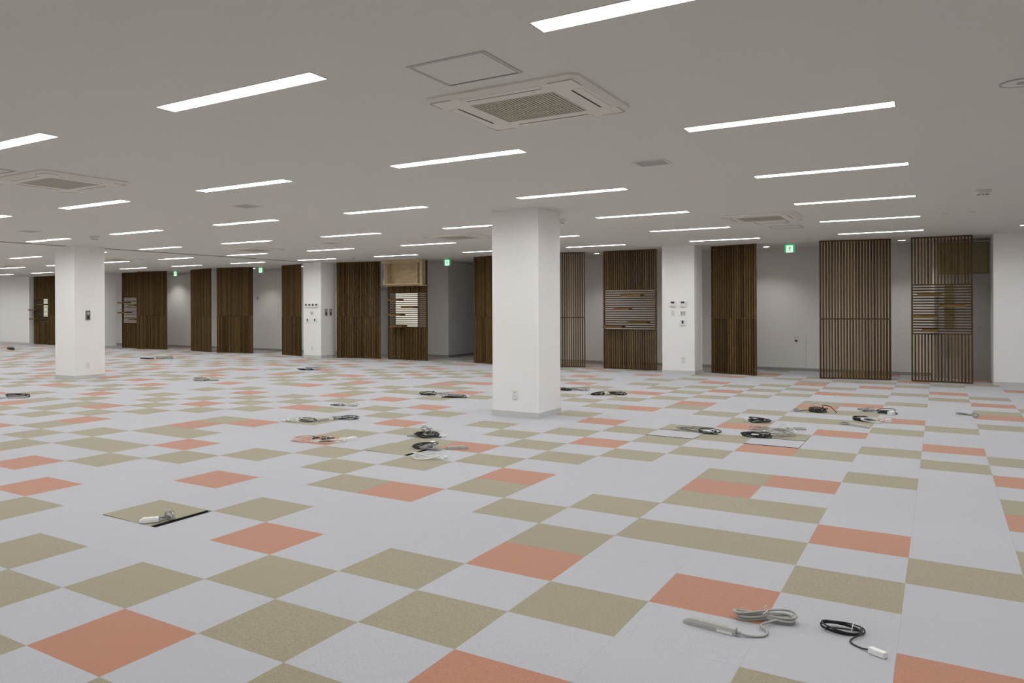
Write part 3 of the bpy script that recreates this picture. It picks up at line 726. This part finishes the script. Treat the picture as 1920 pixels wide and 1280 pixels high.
# centre heaps
cord((-1.40,5.52), 'thick black cord coil under the upright grey bunch at centre', 0.11, 0.045, 3, 'cable_black', 0.55, (0.12,0.08), 'plastic_white', False, 0.007, 24, [(0.1,0.05,0.006)])
cord((-1.43,5.56), 'upright grey looped cord bunch in front of the large column', 0.06, 0.04, 4, 'cable_grey', 0.5, None, 'plastic_white', True, 0.005, 25, lift=0.12)
strip((-1.62,5.44), (-1.48,5.53), 'short grey power strip inside the upright grey bunch', (0.10,0.05,0.05,0.03,2,0.4,True), 'cable_grey', seed=26)
cord((-1.09,4.93), 'black cord heap over the black gap beside the olive tile', 0.12, 0.04, 3, 'cable_black', 0.85, (0.02,0.13), 'plastic_white', False, 0.006, 27, [(0.03,0.08,0.01)], (0.06,0.04,0.05))
cord((-0.98,4.86), 'grey looped cord heap beside the black gap at centre', 0.10, 0.045, 3.5, 'cable_grey', 0.7, None, 'plastic_white', True, 0.005, 28, lift=0.05)
strip((-0.705,5.16), (-0.86,5.00), 'grey power strip lying on an orange tile in front of the large column', (-0.07,-0.08,0.05,0.03,1.5,0.6,False), 'cable_grey', seed=29)
cord((-0.76,4.46), 'white cord loop on the olive tile in front of the large column', 0.13, 0.055, 1.6, 'cable_white', 0.55, (0.13,0.09), 'plastic_white', False, 0.006, 30, [(0.12,0.04,0.006)], (0.035,0.03,0.026), [(-0.30,0.20,0.004),(-0.19,0.14,0.006)])
# behind the column, left
cord((-3.56,9.05), 'black wedge-like cord bundle left end of the heap left of the column', 0.12, 0.04, 3, 'cable_black', 0.5, None, 'plastic_white', True, 0.006, 31)
cord((-3.33,9.22), 'grey cord heap in the middle of the heap left of the column', 0.13, 0.05, 3, 'cable_grey', 0.5, None, 'plastic_white', False, 0.005, 32)
cord((-3.00,8.98), 'grey cord heap with white plug at the foot left of the column', 0.13, 0.05, 3.5, 'cable_grey', 0.45, (0.12,0.10), 'plastic_white', True, 0.006, 33, [(0.08,0.05,0.006)])
cord((-3.03,8.95), 'black cord under the grey heap left of the column', 0.17, 0.04, 2, 'cable_black', 0.45, None, 'plastic_white', True, 0.006, 34)
# right of the column
cord((-2.05,10.92), 'dark cord heap emerging from behind the right column edge', 0.13, 0.05, 3, 'cable_black', 0.4, (-0.09,-0.1), 'plastic_white', False, 0.006, 35, [(-0.06,-0.06,0.006)])
cord((-1.80,11.05), 'grey cord heap right of the large column, upper one', 0.15, 0.05, 3, 'cable_grey', 0.35, None, 'plastic_white', True, 0.006, 36, lift=0.05)
cord((-1.30,10.53), 'black cord between two white connectors right of the large column', 0.10, 0.05, 2, 'cable_black', 0.3, (0.06,0.08), 'plastic_white', False, 0.007, 37, [(0.05,0.03,0.008)], (0.08,0.05,0.045))
cord((-1.05,10.76), 'dark tangled cord right of the two white connectors', 0.12, 0.05, 3, 'cable_black', 0.3, (-0.16,-0.10), 'plastic_white', True, 0.005, 38, [(-0.1,-0.05,0.006)])
# right side heaps
cord((0.84,7.56), 'long grey cord bundle on the lifted olive tile', 0.17, 0.05, 4, 'cable_grey', -0.1, None, 'plastic_white', True, 0.005, 39, lift=0.05)
cord((1.05,7.47), 'black cord coil with white connector right of the grey bundle', 0.10, 0.05, 3, 'cable_black', 0.1, (-0.06,0.02), 'plastic_white', False, 0.006, 40, [(-0.09,0.03,0.02)], (0.09,0.05,0.04))
cord((1.36,8.70), 'small black cord bunch with white plug behind the big tangle', 0.10, 0.06, 3, 'cable_black', 0.2, (-0.12,0.03), 'plastic_white', False, 0.007, 41, [(-0.09,0.02,0.01)], (0.06,0.05,0.04))
cord((1.53,7.50), 'thick black cord coil at the left of the big tangle', 0.12, 0.05, 3, 'cable_black', 0.1, (-0.04,0.02), 'plastic_white', False, 0.007, 42, [(-0.06,0.03,0.02)], (0.06,0.05,0.035))
cord((1.63,7.72), 'big tangle of grey cord on the lifted tiles at right', 0.20, 0.10, 4, 'cable_grey', 0.2, None, 'plastic_white', False, 0.005, 43, lift=0.07)
cord((1.70,7.90), 'pale cord loops on top of the big tangle', 0.15, 0.10, 3, 'cable_white', 0.6, (-0.05,0.05), 'plastic_white', True, 0.005, 44, [(-0.05,0.02,0.03)], lift=0.09)
strip((1.90,8.36), (1.72,8.26), 'grey power strip behind the big tangle', (-0.06,-0.10,0.06,0.05,2,0.5,False), 'cable_grey', seed=45)
cord((1.82,10.13), 'black cord coil on the olive strip with a grey connector', 0.09, 0.04, 4, 'cable_black', 0.1, (-0.22,-0.06), 'fitting_grey', False, 0.007, 46, [(-0.1,-0.03,0.03)], (0.05,0.05,0.05), [(0.22,0.02,0.005),(0.14,0.06,0.08),(0.05,0.03,0.09)])
cord((2.33,10.58), 'small grey cord coil joined toward the black ring cord', 0.10, 0.06, 3, 'cable_grey', 0.1, None, 'plastic_white', True, 0.005, 47)
cord((2.57,10.46), 'black ring of cord with white connectors at right', 0.10, 0.07, 3, 'cable_black', 0.0, (0.07,-0.04), 'plastic_white', False, 0.006, 48, [(0.08,0.0,0.02)], (0.10,0.06,0.045), [(-0.26,0.08,0.004),(-0.15,0.10,0.02)])
cord((2.36,9.50), 'black cord bunch with white plug above the pale power strip', 0.09, 0.05, 3, 'cable_black', -0.1, (0.24,0.06), 'plastic_white', True, 0.007, 49, [(0.1,0.04,0.02)], (0.065,0.045,0.045))
cord((2.47,9.44), 'white cord loop in the bunch above the pale power strip', 0.10, 0.05, 2.5, 'cable_white', -0.1, None, 'plastic_white', False, 0.006, 50)
strip((2.48,8.88), (2.28,9.04), 'pale power strip on the grey carpet at right, cord toward the left', (-0.06,0.06,0.06,0.04,2,0.3,False), 'cable_grey', seed=51)
cord((3.42,10.86), 'thin dark cord with grey connector beside the right-hand orange tile', 0.10, 0.04, 2, 'cable_grey', -0.1, (0.09,-0.14), 'fitting_grey', True, 0.005, 52, [(0.1,-0.06,0.006)], (0.08,0.04,0.03))
# far left heaps
cord((-8.90,5.22), 'black cord coil at the left picture edge', 0.17, 0.06, 3, 'cable_black', 0.6, None, 'plastic_white', False, 0.007, 53)
strip((-8.62,5.22), (-8.82,5.02), 'grey power strip at the left picture edge beside the black coil', (-0.06,-0.10,0.08,0.04,2,0.5,True), 'cable_grey', seed=54)
cord((-8.55,8.76), 'small grey cord coil right of the left column', 0.14, 0.07, 4, 'cable_grey', 0.5, None, 'plastic_white', False, 0.006, 55, lift=0.06)
strip((-8.22,8.95), (-8.40,8.86), 'dark little power strip beside the small grey coil', (-0.06,-0.02,0.05,0.04,2,0.5,False), 'cable_black', body='plastic_shade', seed=56)
cord((-8.38,11.95), 'tiny grey cord heap in front of the left pillar', 0.16, 0.07, 3, 'cable_grey', 0.5, None, 'plastic_white', True, 0.008, 57, lift=0.08)
cord((-8.50,11.84), 'tiny black cord in front of the left pillar', 0.16, 0.03, 2, 'cable_black', 0.5, None, 'plastic_white', True, 0.008, 58)
cord((-14.35,12.75), 'tiny dark cord heap far off in front of a slat screen', 0.20, 0.08, 3, 'cable_grey', 0.7, None, 'plastic_white', True, 0.008, 59, lift=0.08)
cord((-14.75,12.45), 'tiny black cord end far off left of another heap', 0.16, 0.04, 2, 'cable_black', 0.7, None, 'plastic_white', True, 0.008, 60)
cord((-22.65,13.10), 'tiny black cord heap furthest away at the far left', 0.10, 0.05, 3, 'cable_black', 0.9, None, 'plastic_white', True, 0.012, 61, lift=0.07)
